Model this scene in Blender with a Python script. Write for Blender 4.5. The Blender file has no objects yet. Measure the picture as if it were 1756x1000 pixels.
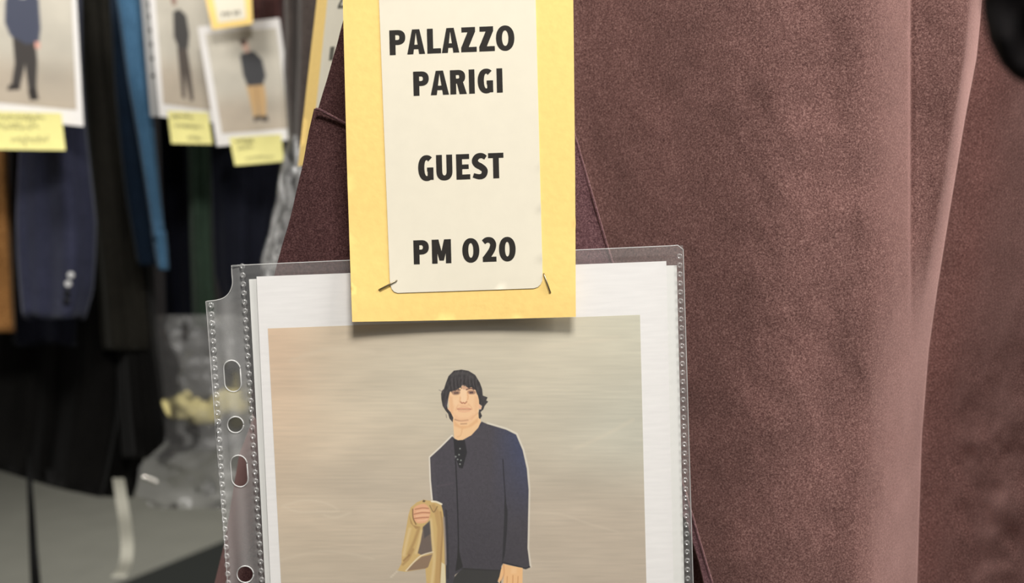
import bpy, bmesh, math, random
import numpy as np
from mathutils import Vector, Matrix
from mathutils.geometry import delaunay_2d_cdt

random.seed(4)
RNG = np.random.default_rng(4)
SC = bpy.context.scene
COL = SC.collection

# ------------------------------------------------------------------ camera
F = 1883.0                       # focal length in pixels of the 1756 wide frame
PITCH, ROLL = math.radians(5.4), math.radians(2.3)
CAM = np.array([0.0, 0.0, 1.5])
FWD = np.array([0, math.cos(PITCH), -math.sin(PITCH)])
UP0 = np.array([0, math.sin(PITCH), math.cos(PITCH)])
RT0 = np.array([1.0, 0, 0])
RT = RT0 * math.cos(ROLL) - UP0 * math.sin(ROLL)
UP = RT0 * math.sin(ROLL) + UP0 * math.cos(ROLL)
cam = bpy.data.cameras.new('camera')
cam.sensor_width = 36.0
cam.lens = 36.0 * F / 1756.0
cam.clip_start = 0.02
cam.dof.use_dof = True
cam.dof.focus_distance = 0.538
cam.dof.aperture_fstop = 8.0
camo = bpy.data.objects.new('camera', cam)
COL.objects.link(camo)
M = Matrix.Identity(4)
for i in range(3):
    M[i][0], M[i][1], M[i][2], M[i][3] = RT[i], UP[i], -FWD[i], CAM[i]
camo.matrix_world = M
SC.camera = camo

# ------------------------------------------------------------------ light
SC.view_settings.view_transform = 'Standard'
SC.view_settings.look = 'None'
SC.view_settings.gamma = 1.0
SC.view_settings.use_curve_mapping = False
SC.view_settings.exposure = 0.0
world = bpy.data.worlds.new('world')
SC.world = world
world.use_nodes = True
world.node_tree.nodes['Background'].inputs[0].default_value = (1.0, 0.96, 0.92, 1)
world.node_tree.nodes['Background'].inputs[1].default_value = 0.16


def area(name, loc, target, sx, sy, power, color=(1, 0.965, 0.92)):
    l = bpy.data.lights.new(name, 'AREA')
    l.shape = 'RECTANGLE'
    l.size, l.size_y, l.energy, l.color = sx, sy, power, color
    o = bpy.data.objects.new(name, l)
    COL.objects.link(o)
    o.location = loc
    o.rotation_euler = (Vector(target) - Vector(loc)).to_track_quat('-Z', 'Y').to_euler()
    return o


area('ceiling_lamp_front', (0.22, -0.45, 2.68), (0.05, 0.55, 1.42), 0.5, 0.30, 31)
area('fill_light_right', (1.7, -0.15, 2.60), (0.2, 0.6, 1.42), 0.9, 0.5, 34)  # added soft fill for left/right contrast, no fixture known here
area('ceiling_lamp_rear', (-1.0, 0.9, 2.70), (-0.6, 2.0, 1.4), 0.9, 0.35, 20)
area('floor_fill_far', (-1.4, 4.3, 2.72), (-1.4, 4.3, 0.0), 1.2, 0.5, 85)  # added to brighten the far floor


# ------------------------------------------------------------------ helpers
def lin(c):
    """0-255 sRGB to linear"""
    c = np.asarray(c, float) / 255.0
    return np.where(c <= 0.04045, c / 12.92, ((c + 0.055) / 1.055) ** 2.4)


def at(px, py, Y):
    """points of the vertical plane at distance Y; px, py, Y may be arrays"""
    px, py, Y = np.broadcast_arrays(np.asarray(px, float), np.asarray(py, float), np.asarray(Y, float))
    d = FWD + ((px - 878) / F)[..., None] * RT + ((500 - py) / F)[..., None] * UP
    return CAM + d * (Y / d[..., 1])[..., None]


def sm(a, b, x):
    t = np.clip((np.asarray(x, float) - a) / (b - a), 0, 1)
    return t * t * (3 - 2 * t)


_LAT = RNG.random((256, 256))


def vnoise(x, y):
    x, y = np.asarray(x, float), np.asarray(y, float)
    xi, yi = np.floor(x).astype(int), np.floor(y).astype(int)
    fx, fy = x - xi, y - yi
    fx, fy = fx * fx * (3 - 2 * fx), fy * fy * (3 - 2 * fy)
    g = lambda a, b: _LAT[a % 256, b % 256]
    return ((g(xi, yi) * (1 - fx) + g(xi + 1, yi) * fx) * (1 - fy)
            + (g(xi, yi + 1) * (1 - fx) + g(xi + 1, yi + 1) * fx) * fy) * 2 - 1


def fbm(x, y, n=4):
    return sum(vnoise(x * 2 ** k + 17 * k, y * 2 ** k + 31 * k) / 2 ** k for k in range(n)) / 1.7


def interp(py, pts):
    p = np.array(pts, float)
    return np.interp(py, p[:, 0], p[:, 1])


def catmull(pts, n=6, closed=True):
    P = np.array(pts, float)
    N = len(P)
    out = []
    rng = range(N) if closed else range(N - 1)
    for i in rng:
        if closed:
            p0, p1, p2, p3 = P[(i - 1) % N], P[i], P[(i + 1) % N], P[(i + 2) % N]
        else:
            p0, p1, p2, p3 = P[max(i - 1, 0)], P[i], P[i + 1], P[min(i + 2, N - 1)]
        for k in range(n):
            t = k / n
            out.append(0.5 * (2 * p1 + (p2 - p0) * t + (2 * p0 - 5 * p1 + 4 * p2 - p3) * t * t
                              + (3 * p1 - p0 - 3 * p2 + p3) * t ** 3))
    if not closed:
        out.append(P[-1])
    return np.array(out)


def tag(o, label, cat, group=None, kind=None):
    o['label'] = label
    o['category'] = cat
    if group:
        o['group'] = group
    if kind:
        o['kind'] = kind
    return o


def empty(name, loc, label, cat, group=None):
    o = bpy.data.objects.new(name, None)
    o.empty_display_size = 0.02
    COL.objects.link(o)
    o.location = [float(v) for v in loc]
    return tag(o, label, cat, group)


def wpos(o):
    v = Vector(o.location)
    if o.parent:
        v += wpos(o.parent)
    return v


def obj(name, verts, faces, mat, parent=None, smooth=True, origin=None, colors=None):
    """one mesh object; verts are world points, the origin sits at their middle (or on the parent)"""
    V = np.asarray(verts, float).reshape(-1, 3)
    if parent is not None:
        org = np.array(wpos(parent))
        loc = (0, 0, 0)
    else:
        org = V.mean(0) if origin is None else np.array(origin, float)
        loc = org
    me = bpy.data.meshes.new(name)
    me.from_pydata((V - org).tolist(), [], [list(f) for f in faces])
    me.update()
    if smooth:
        me.polygons.foreach_set('use_smooth', [True] * len(me.polygons))
    if colors is not None:
        a = me.color_attributes.new('Col', 'FLOAT_COLOR', 'POINT')
        c = np.ones((len(V), 4), np.float32)
        c[:, :3] = colors
        a.data.foreach_set('color', c.ravel())
    me.materials.append(mat)
    o = bpy.data.objects.new(name, me)
    COL.objects.link(o)
    o.location = [float(v) for v in loc]
    if parent is not None:
        o.parent = parent
    return o


def gridfaces(nr, nc, close=False):
    f = []
    for i in range(nr - 1):
        for j in range(nc if close else nc - 1):
            k = (j + 1) % nc
            f.append((i * nc + j, i * nc + k, (i + 1) * nc + k, (i + 1) * nc + j))
    return f


def solidify(o, t, off=0.0):
    """give a sheet real thickness: front, back and a rim with its own vertices (so the edge stays crisp)"""
    me = o.data
    n = len(me.vertices)
    V = np.zeros(n * 3)
    me.vertices.foreach_get('co', V)
    V = V.reshape(-1, 3)
    Fs = [tuple(p.vertices) for p in me.polygons]
    nr = np.zeros(n * 3)
    me.vertices.foreach_get('normal', nr)
    nr = nr.reshape(-1, 3)
    if nr[:, 1].mean() > 0:
        nr = -nr
        Fs = [f[::-1] for f in Fs]
    cnt = {}
    for f in Fs:
        for a, b in zip(f, f[1:] + f[:1]):
            if (b, a) in cnt:
                del cnt[(b, a)]
            else:
                cnt[(a, b)] = 1
    A, B = V + nr * t / 2, V - nr * t / 2
    V2 = [A, B]
    F2 = list(Fs) + [tuple(n + i for i in f[::-1]) for f in Fs]
    k = 2 * n
    for a, b in cnt:
        V2.append(np.array([A[a], A[b], B[b], B[a]]))
        F2.append((k, k + 3, k + 2, k + 1))
        k += 4
    m2 = bpy.data.meshes.new(me.name)
    m2.from_pydata(np.concatenate(V2).tolist(), [], F2)
    m2.update()
    m2.polygons.foreach_set('use_smooth', [True] * len(m2.polygons))
    for mt in me.materials:
        m2.materials.append(mt)
    nm = me.name
    o.data = m2
    bpy.data.meshes.remove(me)
    m2.name = nm
    return o


def tube(path, r, seg=6):
    P = np.asarray(path, float)
    V, Fc = [], []
    for i, p in enumerate(P):
        t = P[min(i + 1, len(P) - 1)] - P[max(i - 1, 0)]
        t = t / (np.linalg.norm(t) + 1e-12)
        a = np.cross(t, (0, 1, 0.01))
        if np.linalg.norm(a) < 1e-3:
            a = np.cross(t, (0, 0, 1))
        a = a / np.linalg.norm(a)
        b = np.cross(t, a)
        rr = r[i] if hasattr(r, '__len__') else r
        for k in range(seg):
            th = 2 * math.pi * k / seg
            V.append(p + (a * math.cos(th) + b * math.sin(th)) * rr)
    Fc = gridfaces(len(P), seg, True)
    n = len(P)
    Fc.append(tuple(range(seg))[::-1])
    Fc.append(tuple(range((n - 1) * seg, n * seg)))
    return np.array(V), Fc


def tubes(name, paths, r, mat, parent, seg=6):
    V, Fc, o = [], [], 0
    for p in paths:
        v, f = tube(p, r, seg)
        V.append(v)
        Fc += [tuple(i + o for i in q) for q in f]
        o += len(v)
    return obj(name, np.concatenate(V), Fc, mat, parent)


# ---- materials
def principled(name):
    m = bpy.data.materials.new(name)
    m.use_nodes = True
    nt = m.node_tree
    return m, nt, nt.nodes['Principled BSDF']


def setin(b, **kw):
    names = dict(rough='Roughness', spec='Specular IOR Level', metal='Metallic', sheen='Sheen Weight',
                 sheen_rough='Sheen Roughness', sheen_tint='Sheen Tint', trans='Transmission Weight',
                 coat='Coat Weight', sub='Subsurface Weight', alpha='Alpha')
    for k, v in kw.items():
        b.inputs[names[k]].default_value = v


def plain(name, rgb, rough=0.6, spec=0.3, metal=0.0, grain=0.04, scale=400, bump=0.0, stretch=(1, 1, 1)):
    """procedural colour with a little grain"""
    m, nt, b = principled(name)
    setin(b, rough=rough, spec=spec, metal=metal)
    c = lin(rgb)
    tc = nt.nodes.new('ShaderNodeTexCoord')
    mp = nt.nodes.new('ShaderNodeMapping')
    mp.inputs['Scale'].default_value = stretch
    nz = nt.nodes.new('ShaderNodeTexNoise')
    nz.inputs['Scale'].default_value = scale
    nz.inputs['Detail'].default_value = 3
    rp = nt.nodes.new('ShaderNodeValToRGB')
    rp.color_ramp.elements[0].position = 0.3
    rp.color_ramp.elements[1].position = 0.7
    rp.color_ramp.elements[0].color = (*np.clip(c * (1 - grain), 0, 1), 1)
    rp.color_ramp.elements[1].color = (*np.clip(c * (1 + grain), 0, 1), 1)
    L = nt.links.new
    L(tc.outputs['Object'], mp.inputs[0])
    L(mp.outputs[0], nz.inputs['Vector'])
    L(nz.outputs['Fac'], rp.inputs[0])
    L(rp.outputs[0], b.inputs['Base Color'])
    if bump:
        bp = nt.nodes.new('ShaderNodeBump')
        bp.inputs['Strength'].default_value = bump
        bp.inputs['Distance'].default_value = 0.001
        L(nz.outputs['Fac'], bp.inputs['Height'])
        L(bp.outputs[0], b.inputs['Normal'])
    return m


def velvet(name, dark, mid, light, scale=620, sheen=1.0, tint=(1, .63, .58), bump=0.5, blotch=0.12):
    m, nt, b = principled(name)
    setin(b, rough=0.85, spec=0.12, sheen=sheen, sheen_rough=0.42)
    b.inputs['Sheen Tint'].default_value = (*tint, 1)
    L = nt.links.new
    tc = nt.nodes.new('ShaderNodeTexCoord')
    nz = nt.nodes.new('ShaderNodeTexNoise')
    nz.inputs['Scale'].default_value = scale
    nz.inputs['Detail'].default_value = 2.5
    nz.inputs['Roughness'].default_value = 0.65
    nz.inputs['Distortion'].default_value = 0.6
    rp = nt.nodes.new('ShaderNodeValToRGB')
    e = rp.color_ramp.elements
    e[0].position, e[1].position = 0.30, 0.72
    e[0].color, e[1].color = (*lin(dark), 1), (*lin(light), 1)
    k = e.new(0.5)
    k.color = (*lin(mid), 1)
    big = nt.nodes.new('ShaderNodeTexNoise')
    big.inputs['Scale'].default_value = 28
    big.inputs['Detail'].default_value = 4
    mr = nt.nodes.new('ShaderNodeMapRange')
    mr.inputs[1].default_value, mr.inputs[2].default_value = 0.3, 0.7
    mr.inputs[3].default_value, mr.inputs[4].default_value = 1 - blotch, 1 + blotch
    mx = nt.nodes.new('ShaderNodeMix')
    mx.data_type = 'RGBA'
    mx.blend_type = 'MULTIPLY'
    mx.inputs[0].default_value = 1
    L(tc.outputs['Object'], nz.inputs['Vector'])
    L(tc.outputs['Object'], big.inputs['Vector'])
    L(nz.outputs['Fac'], rp.inputs[0])
    L(big.outputs['Fac'], mr.inputs[0])
    L(rp.outputs[0], mx.inputs[6])
    L(mr.outputs[0], mx.inputs[7])
    L(mx.outputs[2], b.inputs['Base Color'])
    bp = nt.nodes.new('ShaderNodeBump')
    bp.inputs['Strength'].default_value = bump
    bp.inputs['Distance'].default_value = 0.00035
    L(nz.outputs['Fac'], bp.inputs['Height'])
    L(bp.outputs[0], b.inputs['Normal'])
    return m


def film(name, haze=0.10, tint=0.97, gloss=0.5, rough=0.12, white=0.8, bump=0.0, bscale=60):
    """clear plastic film: see-through, slightly milky, glossy"""
    m = bpy.data.materials.new(name)
    m.use_nodes = True
    nt = m.node_tree
    nt.nodes.clear()
    L = nt.links.new
    N = nt.nodes.new
    out = N('ShaderNodeOutputMaterial')
    tr = N('ShaderNodeBsdfTransparent')
    tr.inputs[0].default_value = (tint, tint, tint, 1)
    df = N('ShaderNodeBsdfDiffuse')
    df.inputs[0].default_value = (white, white, white * 0.98, 1)
    gl = N('ShaderNodeBsdfGlossy')
    gl.inputs['Roughness'].default_value = rough
    fr = N('ShaderNodeFresnel')
    fr.inputs[0].default_value = 1.45
    mu = N('ShaderNodeMath')
    mu.operation = 'MULTIPLY'
    mu.inputs[1].default_value = gloss
    m1, m2 = N('ShaderNodeMixShader'), N('ShaderNodeMixShader')
    m1.inputs[0].default_value = haze
    L(tr.outputs[0], m1.inputs[1])
    L(df.outputs[0], m1.inputs[2])
    L(fr.outputs[0], mu.inputs[0])
    L(mu.outputs[0], m2.inputs[0])
    L(m1.outputs[0], m2.inputs[1])
    L(gl.outputs[0], m2.inputs[2])
    L(m2.outputs[0], out.inputs[0])
    if bump:
        tc, nz, bp = N('ShaderNodeTexCoord'), N('ShaderNodeTexNoise'), N('ShaderNodeBump')
        nz.inputs['Scale'].default_value = bscale
        bp.inputs['Strength'].default_value = bump
        bp.inputs['Distance'].default_value = 0.002
        L(tc.outputs['Object'], nz.inputs['Vector'])
        L(nz.outputs['Fac'], bp.inputs['Height'])
        L(bp.outputs[0], gl.inputs['Normal'])
        L(bp.outputs[0], fr.inputs['Normal'])
    return m


def inked(name, rough=0.55):
    """printed paper: the ink colours are stored per vertex"""
    m, nt, b = principled(name)
    setin(b, rough=rough, spec=0.25)
    a = nt.nodes.new('ShaderNodeVertexColor')
    a.layer_name = 'Col'
    nt.links.new(a.outputs[0], b.inputs['Base Color'])
    return m


MAT = dict(
    floor=plain('grey_floor', (112, 112, 104), 0.5, 0.3, grain=0.05, scale=6),
    mat=plain('dark_mat', (38, 40, 38), 0.9, 0.1),
    wall=plain('charcoal_wall', (40, 38, 38), 0.9, 0.1, scale=20),
    ceil=plain('white_ceiling', (200, 200, 196), 0.9, 0.1, scale=20),
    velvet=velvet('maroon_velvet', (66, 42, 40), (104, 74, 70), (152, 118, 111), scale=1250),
    velvet_shaded=velvet('maroon_velvet_shaded', (48, 28, 29), (76, 50, 50), (112, 82, 80), scale=1250, sheen=0.2),  # same maroon velvet, darkened for the shade on the coat's left side
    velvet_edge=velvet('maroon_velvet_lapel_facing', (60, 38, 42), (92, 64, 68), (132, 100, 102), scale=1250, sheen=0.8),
    card=plain('yellow_card', (246, 212, 132), 0.75, 0.15, grain=0.03, scale=260, bump=0.12),
    label=plain('cream_label', (228, 221, 202), 0.6, 0.2, grain=0.015, scale=120),
    ink=plain('black_ink', (44, 41, 38), 0.6, 0.2, grain=0.1),
    faded=plain('grey_ink', (96, 93, 84), 0.7, 0.1),
    steel=plain('steel_wire', (150, 140, 118), 0.35, 0.5, 0.9),
    chrome=plain('bright_metal', (225, 222, 214), 0.2, 0.6, 0.9),
    paper=plain('white_paper', (240, 238, 236), 0.6, 0.2, grain=0.03, scale=60, stretch=(1, 1, 9)),
    paper2=plain('grey_white_paper', (232, 232, 228), 0.6, 0.2, grain=0.012, scale=90),
    paper3=plain('far_paper', (228, 225, 222), 0.6, 0.2, grain=0.012, scale=90),
    note=plain('yellow_note', (226, 219, 146), 0.7, 0.1, grain=0.03, scale=60),
    print=inked('photo_print'),
    film=film('pocket_film', haze=0.03, gloss=0.45, rough=0.1),
    film_strip=film('strip_film', haze=0.20, gloss=1.2, rough=0.16, bump=0.1, bscale=90),
    film_back=film('back_film', haze=0.10, gloss=0.6, rough=0.2),
    dot=film('weld_film', haze=0.14, gloss=2.2, rough=0.14, white=0.9),
    rim=film('rim_film', haze=0.5, gloss=1.0, rough=0.25, white=0.85),
    bag=film('bag_film', haze=0.16, gloss=0.7, rough=0.25, bump=0.12, bscale=14, white=0.42),
    wrap=film('wrap_film', haze=0.5, gloss=1.2, rough=0.25, bump=0.5, bscale=70, white=0.62),
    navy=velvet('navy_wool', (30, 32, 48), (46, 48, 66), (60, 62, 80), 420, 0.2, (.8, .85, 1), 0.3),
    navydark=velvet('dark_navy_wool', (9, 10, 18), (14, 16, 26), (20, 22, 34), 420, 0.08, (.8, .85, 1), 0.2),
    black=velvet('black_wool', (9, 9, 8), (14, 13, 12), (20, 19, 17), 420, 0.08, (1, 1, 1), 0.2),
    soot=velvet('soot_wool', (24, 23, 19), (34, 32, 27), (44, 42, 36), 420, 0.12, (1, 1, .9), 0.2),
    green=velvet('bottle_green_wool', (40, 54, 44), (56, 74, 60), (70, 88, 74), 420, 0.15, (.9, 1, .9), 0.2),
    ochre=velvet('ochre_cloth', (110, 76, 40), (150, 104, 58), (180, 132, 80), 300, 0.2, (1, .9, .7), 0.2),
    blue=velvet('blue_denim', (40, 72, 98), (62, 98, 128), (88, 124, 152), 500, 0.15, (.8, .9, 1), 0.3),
    blue_shaded=velvet('blue_denim_shaded', (12, 22, 34), (18, 32, 48), (26, 42, 60), 500, 0.1, (.8, .9, 1), 0.3),  # the blue denim again, with the shade put into its colour
    wine=velvet('wine_satin', (44, 24, 24), (62, 38, 36), (80, 54, 50), 200, 0.2, (1, .9, .9), 0.1),
    taupe=velvet('taupe_cloth', (46, 40, 37), (66, 58, 54), (82, 74, 70), 300, 0.2, (1, 1, 1), 0.2),
    ribbon=plain('white_ribbon', (200, 198, 184), 0.7, 0.2),
    strap=plain('black_strap', (12, 12, 12), 0.6, 0.3),
    straw=plain('pale_yellow_cloth', (196, 184, 128), 0.8, 0.1, grain=0.15, scale=60, bump=0.3),
    button=plain('pale_button', (190, 190, 190), 0.25, 0.6),
    button2=plain('dark_button', (16, 16, 20), 0.3, 0.5),
    deep_black=velvet('matte_black', (8, 6, 7), (12, 9, 10), (16, 12, 13), 300, 0.0, (1, 1, 1), 0.1),
)


# ------------------------------------------------------------------ room
def box(name, lo, hi, mat, kind='structure'):
    x0, y0, z0 = lo
    x1, y1, z1 = hi
    V = [(x0, y0, z0), (x1, y0, z0), (x1, y1, z0), (x0, y1, z0), (x0, y0, z1), (x1, y0, z1), (x1, y1, z1), (x0, y1, z1)]
    o = obj(name, V, [(3, 2, 1, 0), (4, 5, 6, 7), (0, 1, 5, 4), (1, 2, 6, 5), (2, 3, 7, 6), (3, 0, 4, 7)], mat, smooth=False)
    if kind:
        o['kind'] = kind
    return o


box('floor', (-3.2, -1.5, -0.05), (2.5, 6.6, 0.0), MAT['floor'])
box('wall_back', (-3.2, 6.5, 0.0), (2.5, 6.6, 2.8), MAT['wall'])
box('wall_left', (-3.3, -1.5, 0.0), (-3.2, 6.6, 2.8), MAT['wall'])
box('ceiling', (-3.2, -1.5, 2.8), (2.5, 6.6, 2.85), MAT['ceil'])


def floor_at(px, py):
    d = FWD + ((px - 878) / F) * RT + ((500 - py) / F) * UP
    return CAM + d * (-CAM[2] / d[2])


# dark mat on the floor, its far edge seen at the lower left
a, b_ = floor_at(215, 1002), floor_at(385, 932)
e = (b_ - a) / np.linalg.norm(b_ - a)
n = np.array([e[1], -e[0], 0])
p0, p1 = a - e * 0.25, b_ + e * 1.2
V = []
for z in (0.001, 0.012):
    for q in (p0, p1, p1 + n * 1.1, p0 + n * 1.1):
        V.append((q[0], q[1], z))
tag(obj('floor_mat', V, [(3, 2, 1, 0), (4, 5, 6, 7), (0, 1, 5, 4), (1, 2, 6, 5), (2, 3, 7, 6), (3, 0, 4, 7)], MAT['mat'], smooth=False),
    'dark mat lying on the grey floor below the clear plastic bag', 'mat')

# ------------------------------------------------------------------ velvet coat
coat = empty('velvet_coat', at(1250, 1400, 0.60), 'maroon velvet coat hanging close up behind the tag and the plastic pocket', 'coat')
CREASE = [(-300, 1735), (0, 1684), (100, 1674), (200, 1655), (350, 1630), (500, 1606), (600, 1592), (750, 1580), (1000, 1572), (1500, 1566)]
SILH = [(-300, 640), (0, 600), (40, 590), (190, 552), (300, 520), (455, 476), (640, 440), (728, 424), (780, 404), (930, 379), (1000, 362), (1300, 330), (1500, 325)]


def body_depth(px, py, beyond):
    """beyond: the cloth behind the big fold's edge"""
    Rr = interp(py, CREASE)
    up = sm(620, 300, py)
    Yf = 0.630 - 0.060 * sm(930, 1360, px)
    c01 = lambda q: np.clip(q, 0, 1)
    low = 0.050 * c01((px - (Rr - 112)) / 112) ** 1.7
    high = 0.026 * c01((px - 1472) / 92) ** 1.7 + 0.0015 * np.exp(-((px - 1563) / 3.0) ** 2) - 0.003 * sm(1566, 1640, px) + 0.014 * c01((px - (Rr - 24)) / 24) ** 1.6 + 0.006 * sm(1640, 1690, px)
    Yf = Yf + low * (1 - up) + high * up
    Yb = 0.660 - 0.105 * sm(-40, 300, px - Rr)
    Yb = Yb + 0.0060 * fbm(px / 60.0 + 5, py / 80.0, 3) * sm(10, 80, px - Rr) * sm(450, 800, py)
    Y = np.where(beyond, Yb, Yf)
    Y = Y + 0.0040 * fbm(px / 210.0, py / 240.0, 3) * sm(1000, 1100, px)
    Y = Y + 0.0010 * fbm(px / 34.0 + 9, py / 60.0, 2)
    return Y + 0.05 * sm(-4, -12, px - (985 + (py - 235) * 0.3085)) * sm(860, 900, py)


rows = np.linspace(-300, 1500, 260)
V, V2 = [], []
for py in rows:
    Rr = interp(py, CREASE)
    pxf = np.concatenate([np.linspace(700, Rr - 235, 150), np.linspace(Rr - 232, Rr - 20, 70), np.linspace(Rr - 19, Rr, 22)])
    pxb = np.linspace(Rr + 1.5, 2050, 90)
    yf, yb = np.full_like(pxf, py), np.full_like(pxb, py)
    V.append(np.concatenate([at(pxf, yf, body_depth(pxf, yf, False)), at(pxb, yb, body_depth(pxb, yb, True))]))
    xl = interp(py, SILH) + 6
    S = np.concatenate([np.linspace(0, .18, 14), np.linspace(.2, 1, 30)])
    px = xl + (705 - xl) * S
    V2.append(at(px, np.full_like(px, py), 0.603 + 0.002 * fbm(px / 70.0, py / 120.0, 2) + 0.05 * np.clip(1 - S / 0.16, 0, 1) ** 2))
body = obj('front_panel', np.array(V), gridfaces(len(rows), len(V[0])), MAT['velvet'], coat)
obj('front_panel', np.array(V2), gridfaces(len(rows), len(V2[0])), MAT['velvet_shaded'], coat)


def panel(name, outline, depth, mat, parent, thick=0.003, step=12, shift=None):
    """flat cloth piece from an outline, filled with a fine grid so that it can bend; depth(px, py)"""
    o2 = np.array(outline, float)
    n = len(o2)
    x0, y0 = o2.min(0)
    x1, y1 = o2.max(0)
    gx, gy = np.meshgrid(np.arange(x0, x1, step), np.arange(y0, y1, step))
    g = np.column_stack([gx.ravel(), gy.ravel()])
    sd = sdist(o2, g[:, 0], g[:, 1])
    g = g[sd < -step * 0.45]
    pts = [Vector(p) for p in o2] + [Vector(p) for p in g]
    ed = [(i, (i + 1) % n) for i in range(n)]
    vs, es, fs, *_ = delaunay_2d_cdt(pts, ed, [], 0, 1e-5)
    P = np.array([(v[0], v[1]) for v in vs])
    cen = np.array([P[list(f)].mean(0) for f in fs])
    ok = sdist(o2, cen[:, 0], cen[:, 1]) < 0
    W = at(P[:, 0], P[:, 1], depth(P[:, 0], P[:, 1]))
    o = obj(name, W, [tuple(f) for f, k in zip(fs, ok) if k], mat, parent)
    if thick:
        solidify(o, thick, 0)
    return o


def sdist(poly, X, Y):
    """signed distance to a polygon, negative inside"""
    poly = np.asarray(poly, float)
    X, Y = np.asarray(X, float), np.asarray(Y, float)
    best = np.full(X.shape, 1e18)
    ins = np.zeros(X.shape, bool)
    n = len(poly)
    for i in range(n):
        ax, ay = poly[i]
        bx, by = poly[(i + 1) % n]
        dx, dy = bx - ax, by - ay
        L2 = dx * dx + dy * dy
        if L2 == 0:
            continue
        t = np.clip(((X - ax) * dx + (Y - ay) * dy) / L2, 0, 1)
        best = np.minimum(best, (X - ax - t * dx) ** 2 + (Y - ay - t * dy) ** 2)
        if ay != by:
            c = ((ay > Y) != (by > Y)) & (X < dx * (Y - ay) / dy + ax)
            ins ^= c
    d = np.sqrt(best)
    return np.where(ins, -d, d)


def dens(pts, step=12):
    P = np.array(pts, float)
    out = []
    for i in range(len(P)):
        a, b = P[i], P[(i + 1) % len(P)]
        k = max(1, int(np.linalg.norm(b - a) / step))
        for j in range(k):
            out.append(a + (b - a) * j / k)
    return out


# left lapel with its notch, collar above it, right lapel along the straight front edge
lap = [(541, 187), (548, 188), (592, 212), (625, 226), (660, 330), (690, 600), (560, 900), (430, 700), (443, 590), (476, 455), (500, 372), (520, 290), (532, 225)]
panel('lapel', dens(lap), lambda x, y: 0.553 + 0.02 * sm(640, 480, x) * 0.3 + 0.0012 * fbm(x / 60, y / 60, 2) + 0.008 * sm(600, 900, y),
      MAT['velvet_shaded'], coat, 0.004)
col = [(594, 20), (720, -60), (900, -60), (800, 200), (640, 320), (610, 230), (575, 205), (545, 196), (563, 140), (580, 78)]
panel('collar', dens(col), lambda x, y: 0.566 + 0.004 * sm(600, 540, x) + 0.001 * fbm(x / 50, y / 50, 2), MAT['velvet_shaded'], coat, 0.004)
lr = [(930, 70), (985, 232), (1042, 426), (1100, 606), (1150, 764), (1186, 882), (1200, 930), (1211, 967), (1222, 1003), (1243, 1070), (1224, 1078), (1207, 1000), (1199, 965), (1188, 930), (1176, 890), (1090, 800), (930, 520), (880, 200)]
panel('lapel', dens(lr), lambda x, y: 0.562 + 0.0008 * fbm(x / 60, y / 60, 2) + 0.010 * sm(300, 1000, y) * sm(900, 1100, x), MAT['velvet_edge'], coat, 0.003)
for pts, yy in (([(541, 187), (548, 188), (570, 200), (592, 212), (625, 226)], lambda x, y: 0.5512 + 0 * x),
                ([(970, 180), (985, 232), (1042, 426), (1100, 606), (1150, 764), (1186, 882), (1200, 930), (1211, 967), (1222, 1003), (1243, 1070)], lambda x, y: 0.5605 + 0.010 * sm(300, 1000, y) * sm(900, 1100, x))):
    pq = np.array(dens(pts, 8)[:-int(np.hypot(pts[-1][0] - pts[0][0], pts[-1][1] - pts[0][1]) / 8)])
    v, f = tube(at(pq[:, 0], pq[:, 1], yy(pq[:, 0], pq[:, 1])), 0.0007, 8)
    obj('lapel_edge_highlight', v, f, MAT['velvet_edge'], coat)  # lighter tube added for the light caught along the lapel edges

# ------------------------------------------------------------------ clear punched pocket
SL = lambda y: 353 + (y - 517) * (390 - 353) / (1000 - 517.0)         # left edge of the strip
W1 = lambda y: 362 + (y - 524) * (391 - 362) / (995 - 524.0)          # outer weld
W2 = lambda y: 415.5 + (y - 457) * (449 - 415.5) / (995 - 457.0)      # inner weld
W3 = lambda y: 1165 + (y - 440) * (1179.3 - 1165) / (996 - 440.0)     # right weld
SR = lambda y: 1171.5 + (y - 427) * (1188 - 1171.5) / (980 - 427.0)
TOPY = lambda x: 455.5 - (x - 398) * 34.5 / 766.0
YP = 0.5350                                                           # depth of the pocket front
BOT = 1500
pocket = empty('sheet_protector', at(790, BOT, YP), 'clear punched plastic pocket holding two white sheets', 'pocket')


def ring_grid(top, xa, xb, Yf, nr=60, nc=40):
    V = []
    for i in range(nr):
        for j in range(nc):
            s = j / (nc - 1)
            xt = xa(top) + (xb(top) - xa(top)) * s
            yt = TOPY(xt)
            y = yt + (BOT - yt) * i / (nr - 1)
            x = xa(y) + (xb(y) - xa(y)) * s
            V.append((x, y))
    V = np.array(V)
    return at(V[:, 0], V[:, 1], Yf(V[:, 0], V[:, 1])), gridfaces(nr, nc)


def ripple(x, y):
    return 0.00022 * fbm(x / 130.0, y / 26.0, 3) + 0.0002 * vnoise(x / 60.0, y / 80.0)


V, Fc = ring_grid(440, W2, SR, lambda x, y: YP - 0.0010 * np.sin(np.clip((x - 420) / 755, 0, 1) * math.pi) + ripple(x, y), 220, 70)
obj('front_film', V, Fc, MAT['film'], pocket)
V, Fc = ring_grid(440, W2, SR, lambda x, y: YP + 0.0052 + 0.0004 * vnoise(x / 90, y / 90), 40, 30)
obj('back_film', V, Fc, MAT['film_back'], pocket)

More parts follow.
